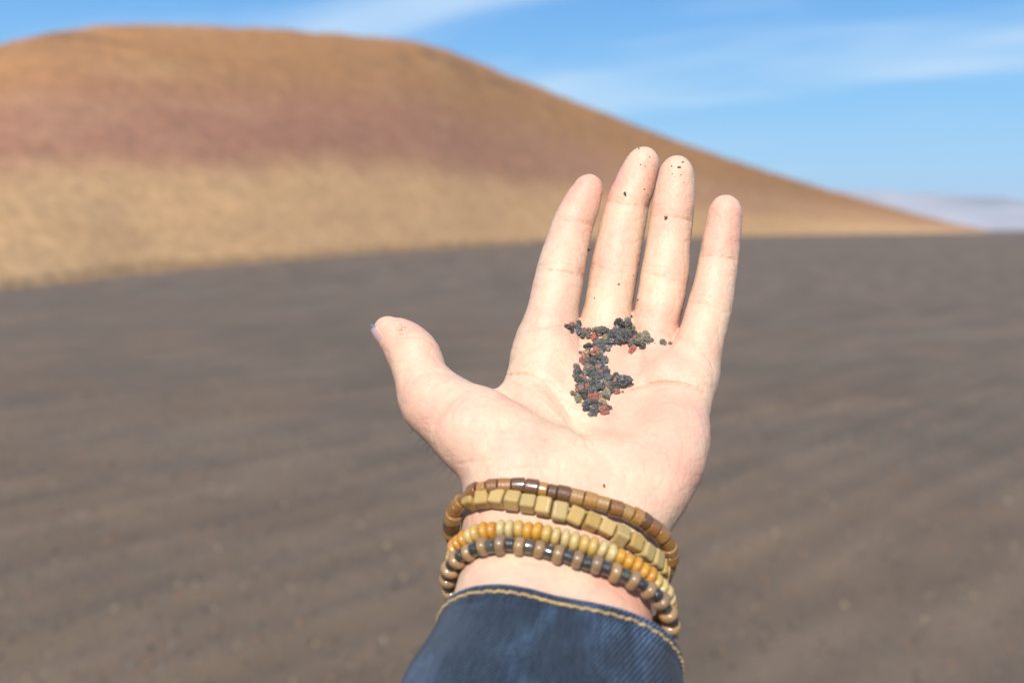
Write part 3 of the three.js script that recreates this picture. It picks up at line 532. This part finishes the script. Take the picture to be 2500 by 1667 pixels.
{
  const pick = (r, a) => a[Math.floor(r() * a.length)];
  const brown = [[0.34, 0.16, 0.042], [0.26, 0.11, 0.03], [0.44, 0.225, 0.055], [0.15, 0.065, 0.024], [0.40, 0.22, 0.07]].map((c) => wood(c, 0.38, 0.7));
  const cyl = [2.8, 3.2, 3.6, 4.2].map((l) => cylBead(2.75, l));
  bracelet(RINGS[0], 'glossy dark brown bracelet of short wooden cylinders, nearest the palm', (L) => { const r = rng(3), a = []; let s = 0; while (s < L - 2) { const k = Math.floor(r() * 4); a.push({ geo: cyl[k], mat: pick(r, brown), l: [2.85, 3.25, 3.65, 4.25][k], spin: 6 }); s += a[a.length - 1].l; } return a; }, 2.6, (c) => c < 0 ? 0.9 * c * c : 1.9 * c * c);
  const pale = [[0.60, 0.40, 0.13], [0.64, 0.44, 0.17], [0.57, 0.41, 0.17], [0.54, 0.345, 0.10]].map((c) => wood(c, 0.55, 0.12));
  const cube = new RoundedBoxGeometry(0.0056, 0.0049, 0.0056, 3, 0.0010);
  bracelet(RINGS[1], 'pale olive tan bracelet of rounded wooden cubes', (L) => { const r = rng(8), n = Math.floor(L / 5.05); return Array.from({ length: n }, () => ({ geo: cube, mat: pick(r, pale), l: 5.05, spin: 0.9 })); }, 2.7, undefined, (p) => p.x < -0.0285 && p.z < 0.026);
  const gold = [[0.66, 0.43, 0.12], [0.68, 0.49, 0.19], [0.70, 0.34, 0.035], [0.64, 0.28, 0.03], [0.70, 0.53, 0.24]].map((c) => wood(c, 0.38, 0.45));
  const disc = [2.75, 3.1].map((l) => discBead(3.1, l, 0.7));
  bracelet(RINGS[2], 'honey yellow and amber bracelet of small flattened round beads', (L) => { const r = rng(15), n = Math.floor(L / 2.85); let run = 0, ci = 0; return Array.from({ length: n }, () => { if (run-- <= 0) { ci = r() < 0.46 ? 2 : 0; run = Math.floor(r() * 3); } return { geo: disc[r() < 0.5 ? 0 : 1], mat: ci ? gold[r() < 0.5 ? 2 : 3] : gold[[0, 1, 4][Math.floor(r() * 3)]], l: 2.85, spin: 6 }; }); }, 2.5, (c) => c > 0 ? 2.6 * c * c : 0.8 * c * c);
  const tanw = [[0.36, 0.215, 0.10], [0.42, 0.25, 0.11], [0.30, 0.185, 0.10]].map((c) => wood(c, 0.32, 0.8));
  const dark = [[0.035, 0.035, 0.035], [0.05, 0.046, 0.04], [0.08, 0.075, 0.055]].map((c) => wood(c, 0.3, 0.9));
  const big = discBead(3.1, 3.4, 0.6), small = cylBead(2.2, 2.6);
  bracelet(RINGS[3], 'bracelet of brown round beads alternating with small black beads, nearest the cuff', (L) => { const r = rng(27), n = Math.floor(L / 5.8); return Array.from({ length: 2 * n }, (_, i) => ({ geo: i % 2 ? small : big, mat: i % 2 ? pick(r, dark) : pick(r, tanw), l: i % 2 ? 2.55 : 3.25, spin: 6 })); }, 2.5, (c) => c > 0 ? 3.2 * c * c : 0.8 * c * c);
}

// ---------------------------------------------------------------- denim sleeve
{
  const n = 1024, A = 2 * Math.PI / n;
  const twill = (i, j) => { const line = 0.5 + 0.5 * Math.sin((i * 18 + j * 12) * A + 0.5 * noise(i * 0.03, j * 0.03, 8)), over = 0.5 + 0.5 * Math.sin((i * 18 - j * 44) * A); return line * (0.7 + 0.3 * over); };
  const slub = (i, j) => noise(i * 0.16, j * 0.012, 7) * 0.6 + noise(i * 0.05, j * 0.004, 3) * 0.4;
  const cloth = dataTexture(n, (i, j) => { const k = clamp(-0.06 + 1.0 * twill(i, j) + 0.28 * slub(i, j) + 0.10 * hash(i, j, 2)); return [0.012 + 0.33 * k, 0.055 + 0.37 * k, 0.14 + 0.36 * k]; }, true);
  const relief = dataTexture(n, (i, j) => { const t = twill(i, j) * 0.85 + 0.12 * (0.5 + 0.5 * hash(i, j, 6)); return [t, t, t]; }, false);
  const F = ringFrame(CUFF), K = 160, base = radial(F, K, 2.2).map((t, i) => t + 7.0 * Math.pow(Math.max(0, Math.cos(i / K * 2 * Math.PI + 0.15)), 2) + 1.2 * Math.pow(Math.max(0, -Math.cos(i / K * 2 * Math.PI)), 2));
  const elbow = new THREE.Vector3(-46, -205, 190), shoulder = new THREE.Vector3(-200, -215, 430);
  const path = new THREE.CatmullRomCurve3([F.o.clone().addScaledVector(F.N, 12), F.o.clone(), F.o.clone().addScaledVector(F.N, -55), F.o.clone().addScaledVector(F.N, -120), elbow, elbow.clone().lerp(shoulder, 0.45).add(new THREE.Vector3(0, -12, 0)), shoulder]);
  path.arcLengthDivisions = 600;
  const T0 = 12 / path.getLength(), rows = [], R = (a, s) => {
    const b = base[Math.round(a / (2 * Math.PI) * K) % K], g = smooth(0, 110, s), e = 46 + 7 * smooth(60, 250, s) + 14 * smooth(260, 480, s);
    const fold = 1.1 * smooth(6, 30, s) * Math.sin(s * 0.16 + 2.2 * Math.sin(a + 0.5) + 1.4 * fbm(Math.cos(a) * 1.3, Math.sin(a) * 1.3, s * 0.02, 2)) + 1.3 * smooth(0, 26, s) * fbm(Math.cos(a) * 2.2, Math.sin(a) * 2.2, s * 0.035, 3) + 2.2 * smooth(140, 190, s) * Math.sin(s * 0.11 + 2 * Math.cos(a));
    return b * (1 - g) + (b * 0.3 + e * 0.7) * g + 5.5 * smooth(0, 45, s) + fold + 0.25 * fbm(Math.cos(a) * 7, Math.sin(a) * 7, s * 0.12, 2);
  };
  const total = path.getLength() - 12, stations = [];
  for (let s = 0; s < 8; s += 0.5) stations.push(s); for (let s = 8; s < 150; s += 1.6) stations.push(s); for (let s = 150; s <= total; s += 5) stations.push(s);
  let axis = new THREE.Vector3(), e1 = F.e1.clone();
  const point = (s, a, inset, keep) => {
    const u = clamp(T0 + s / path.getLength(), 0, 1), t = path.getTangentAt(u), p = path.getPointAt(u), x = F.e1.clone().addScaledVector(t, -F.e1.dot(t)).normalize(), y = new THREE.Vector3().crossVectors(t, x).negate(), r = R(a, s) - inset + keep;
    return p.addScaledVector(x, Math.cos(a) * r).addScaledVector(y, Math.sin(a) * r);
  };
  const pos = [], uv = [], col = [], idx = [], rowsAt = [];
  // profile: inside of the cuff, round the folded edge, then the outside
  const prof = []; for (let s = 45; s > 1.2; s -= 3) prof.push([s, 2.0, 0]); for (let k = 0; k <= 8; k++) { const a = k / 8 * Math.PI; prof.push([0.95 - 0.95 * Math.sin(a), 1.0 + 1.0 * Math.cos(a), 0]); }
  for (const s of stations) if (s > 1) prof.push([s, 0, 0.28 * Math.exp(-(((s - 6.6) / 1.1) ** 2)) * -1 - 0.35 * Math.exp(-(((s - 3.1) / 0.55) ** 2))]);
  for (const [s, inset, bump] of prof) { const row = []; for (let i = 0; i <= K; i++) { const a = (i % K) / K * 2 * Math.PI, p = point(s, a, inset, bump); row.push(pos.length / 3); pos.push(p.x * 0.001, p.y * 0.001, p.z * 0.001); uv.push(i / K * 236 / 26, s / 26);
    const worn = inset > 0.4 || s < 1.4 ? 1.8 : 0.66 + 1.0 * smooth(0.02, 0.45, fbm(Math.cos(a) * 2.5, Math.sin(a) * 2.5, s * 0.05 + 4, 4)) - 0.4 * smooth(0.0, 0.4, fbm(Math.cos(a) * 3, Math.sin(a) * 3, s * 0.04 + 9, 3)); col.push(worn, worn, worn * 0.98); } rowsAt.push(row); }
  for (let j = 0; j < rowsAt.length - 1; j++) for (let i = 0; i < K; i++) { const a = rowsAt[j][i], b = rowsAt[j][i + 1], c = rowsAt[j + 1][i], d = rowsAt[j + 1][i + 1]; idx.push(a, c, b, b, c, d); }
  const endRow = rowsAt[rowsAt.length - 1], mid = pos.length / 3; { const p = path.getPointAt(1); pos.push(p.x * 0.001, p.y * 0.001, p.z * 0.001 + 0.03); uv.push(0, 0); col.push(1, 1, 1); for (let i = 0; i < K; i++) idx.push(endRow[i], mid, endRow[i + 1]); }
  const g = new THREE.BufferGeometry();
  g.setAttribute('position', new THREE.Float32BufferAttribute(pos, 3)); g.setAttribute('uv', new THREE.Float32BufferAttribute(uv, 2)); g.setAttribute('color', new THREE.Float32BufferAttribute(col, 3)); g.setIndex(idx); g.computeVertexNormals();
  const sleeve = add(new THREE.Mesh(g, new THREE.MeshPhysicalMaterial({ map: cloth, bumpMap: relief, bumpScale: 0.0004, vertexColors: true, roughness: 0.95, sheen: 0.3, sheenColor: rgb(0.5, 0.6, 0.8), sheenRoughness: 0.6, side: THREE.DoubleSide })), 'denim_sleeve', { label: 'dark blue denim sleeve with golden stitched cuff' }, person);
  // the row of golden stitches along the cuff
  const thread = [[0.42, 0.27, 0.11], [0.48, 0.31, 0.13], [0.37, 0.24, 0.10]].map((c) => mat(c, 0.8)), sg = new THREE.CapsuleGeometry(0.00043, 0.0014, 4, 8), cnt = 104, up = new THREE.Vector3(0, 1, 0), r = rng(44);
  for (let i = 0; i < cnt; i++) {
    const a0 = i / cnt * 2 * Math.PI, p = point(3.1, a0, 0, 0.0), q = point(3.1, a0 + 0.02, 0, 0.0), m = add(new THREE.Mesh(sg, thread[Math.floor(r() * 3)]), 'stitch', null, sleeve);
    const dir = q.sub(p).normalize(); dir.addScaledVector(F.N, 0.18).normalize();
    m.position.copy(p.multiplyScalar(0.001)); m.quaternion.setFromUnitVectors(up, dir);
  }
}

// ---------------------------------------------------------------- fine hair along the back edge of the wrist
{
  const r = rng(90), hairs = [];
  for (let i = 0; i < 110; i++) {
    const a = r(), left = i % 5 < 3, from = left ? [[-52, 34, -26], [-36, 4, -8]] : [[48, 30, -28], [36, -4, -12]];
    let p = [0, 1, 2].map((k) => from[0][k] + (from[1][k] - from[0][k]) * a + (r() - 0.5) * 8); p[2] -= r() * 16;
    const s = onSkin(p); if (s.n[2] > 0.25) continue;
    const P0 = new THREE.Vector3(...s.p), N = new THREE.Vector3(...s.n), d = N.clone().multiplyScalar(0.5).add(new THREE.Vector3(left ? -0.3 : 0.3, -0.5, (r() - 0.5) * 0.8)).normalize(), l = 2.5 + 3.5 * r(), bend = new THREE.Vector3(r() - 0.5, r() - 0.5, r() - 0.5).multiplyScalar(l * 0.5);
    const c = new THREE.QuadraticBezierCurve3(P0.clone().addScaledVector(N, -0.2), P0.clone().addScaledVector(d, l * 0.5).addScaledVector(bend, 0.5), P0.clone().addScaledVector(d, l).add(bend));
    [c.v0, c.v1, c.v2].forEach((v) => v.multiplyScalar(0.001));
    hairs.push(new THREE.TubeGeometry(c, 5, 0.00003, 4, false));
  }
  add(new THREE.Mesh(mergeGeometries(hairs), mat([0.06, 0.035, 0.02], 0.6)), 'arm_hair', { kind: 'stuff' }, person);
}

// ---------------------------------------------------------------- pebbles and grains lying on the palm
{
  const shapes = Array.from({ length: 9 }, (_, i) => lump(100 + i * 7, 6, 0.62, 0.78 + 0.03 * (i % 4)));
  const big = lump(400, 9, 0.6, 0.7);
  const pits = dataTexture(256, (i, j) => { const v = 0.7 + 0.25 * fbm(i * 0.06, j * 0.06, 2, 3) + 0.12 * hash(i >> 1, j >> 1, 5); return [v, v, v]; }, false);
  const tone = { d: [[0.070, 0.066, 0.060], [0.045, 0.043, 0.040], [0.125, 0.115, 0.100], [0.065, 0.065, 0.064], [0.095, 0.092, 0.086]], g: [[0.15, 0.145, 0.14], [0.12, 0.12, 0.125]], u: [[0.08, 0.092, 0.108], [0.10, 0.108, 0.118]], b: [[0.14, 0.10, 0.075], [0.17, 0.12, 0.09]], o: [[0.17, 0.145, 0.085], [0.20, 0.17, 0.105]], R: [[0.27, 0.085, 0.055], [0.31, 0.115, 0.08], [0.25, 0.10, 0.075]], T: [[0.30, 0.20, 0.11], [0.27, 0.205, 0.14]], m: [[0.24, 0.125, 0.095], [0.20, 0.11, 0.09]], s: [[0.06, 0.057, 0.052], [0.09, 0.083, 0.07]], e: [[0.25, 0.10, 0.07], [0.22, 0.14, 0.09]] };
  const mats = {}; for (const k in tone) mats[k] = tone[k].map((c) => mat(c, k === 'd' || k === 'u' ? 0.42 : 0.7, { vertexColors: true }));
  const words = { d: 'dark charcoal pebble', g: 'light grey pebble', u: 'bluish grey pebble', b: 'dark brown pebble', o: 'olive grey pebble', R: 'brick red pebble', T: 'tan pebble', m: 'dull mauve brown pebble', s: 'small dark chip', e: 'small reddish chip' };
  const zone = (x, y) => y > 58 ? (x < 9 ? 'at the index finger end' : x < 19 ? 'under the middle finger' : x < 29 ? 'in the heap under middle and ring fingers' : 'under the ring finger') : y > 50 ? 'on the narrow neck of the pile' : x > 21 ? 'on the right spur of the pile' : y > 43 ? 'in the thick middle of the pile' : 'at the lower end of the pile';
  const nth = ['first', 'second', 'third', 'fourth', 'fifth', 'sixth', 'seventh', 'eighth', 'ninth', 'tenth', 'eleventh', 'twelfth', 'thirteenth', 'fourteenth', 'fifteenth', 'sixteenth', 'seventeenth', 'eighteenth', 'nineteenth', 'twentieth'];
  const place = (list, key, way) => { const by = new Map(); list.forEach((p, i) => { const k = key(p); if (!by.has(k)) by.set(k, []); by.get(k).push(i); }); const out = []; for (const a of by.values()) { a.sort((p, q) => way(list[p], list[q])); a.forEach((i, n) => { out[i] = a.length > 1 ? nth[n] : 'only'; }); } return out; };
  const near = rng(333), all = PEBBLES.slice();
  for (let i = 0; all.length < PEBBLES.length + 70 && i < 4000; i++) {
    const a = PEBBLES[Math.floor(near() * PEBBLES.length)], b = PEBBLES[Math.floor(near() * PEBBLES.length)], d = Math.hypot(a[0] - b[0], a[1] - b[1], a[2] - b[2]);
    if (a === b || d > 9 || d < 3.5 || a[0] > 34 || b[0] > 34) continue;
    const t = 0.3 + 0.4 * near(), w = 1.2, p = [0, 1, 2].map((k) => a[k] + (b[k] - a[k]) * t + (near() - 0.5) * w);
    all.push([...p, 0.75 + 0.7 * near(), near() < 0.86 ? 's' : 'e']);
  }
  const rank = place(all, (p) => p[4] + zone(p[0], p[1]), (a, b) => a[0] - b[0]);
  const r = rng(12), placed = [];
  all.forEach(([x, y, z, size, k], i) => {
    const s = onSkin([x, y, z]);
    let lift = size * 0.34; for (const [q, qs] of placed) { const d = Math.hypot(q[0] - x, q[1] - y, q[2] - z); if (d < (size + qs) * 0.62) lift = Math.max(lift, size * 0.45 + 0.55 * ((size + qs) * 0.62 - d)); }
    lift = Math.min(lift, size * 1.5);
    placed.push([[x, y, z], size]);
    const where = zone(x, y);
    const huge = size > 1.7 * 1.5;
    const label = huge ? 'largest rough charcoal lava pebble, right edge of the pile on the palm' : (rank[i] === 'only' ? 'only ' + words[k] + ' ' + where : rank[i] + ' from left of the ' + words[k] + 's ' + where);
    const m = add(new THREE.Mesh(huge ? big : shapes[i % shapes.length], mats[k][i % mats[k].length]), 'pebble', { label, category: 'pebble', group: 'pebbles lying on the palm' });
    if (huge) delete m.userData.group;
    const n = new THREE.Vector3(...s.n), t = new THREE.Vector3(r() - 0.5, r() - 0.5, r() - 0.5).cross(n).normalize();
    m.position.copy(toWorld(s.p.map((v, q) => v + s.n[q] * lift)));
    m.quaternion.copy(FRAME).multiply(new THREE.Quaternion().setFromRotationMatrix(new THREE.Matrix4().makeBasis(t, n, new THREE.Vector3().crossVectors(t, n))));
    m.scale.setScalar(size * 0.00114);
  });
  const spot = ([x, y]) => y > 118 ? (x < 40 ? 'stuck to the middle fingertip' : 'stuck to the ring fingertip') : 'on the hand below the fingertips';
  const row = place(GRAINS, spot, (a, b) => b[1] - a[1]);
  GRAINS.forEach(([x, y, z, size], i) => {
    const s = onSkin([x, y, z]), m = add(new THREE.Mesh(shapes[i % shapes.length], mats[i % 7 === 3 ? 'R' : i % 3 ? 'b' : 'd'][0]), 'grain', { label: row[i] + ' from the top of the tiny dark sand grains ' + spot([x, y]), category: 'grain', group: 'sand grains on the hand' });
    m.position.copy(toWorld(s.p.map((v, q) => v + s.n[q] * size * 0.3))); m.quaternion.copy(FRAME); m.rotateY(r() * 6); m.rotateX(r() * 6); m.scale.set(size * 0.00125, size * 0.0007, size * 0.00095);
  });
}

renderer.render(scene, camera);
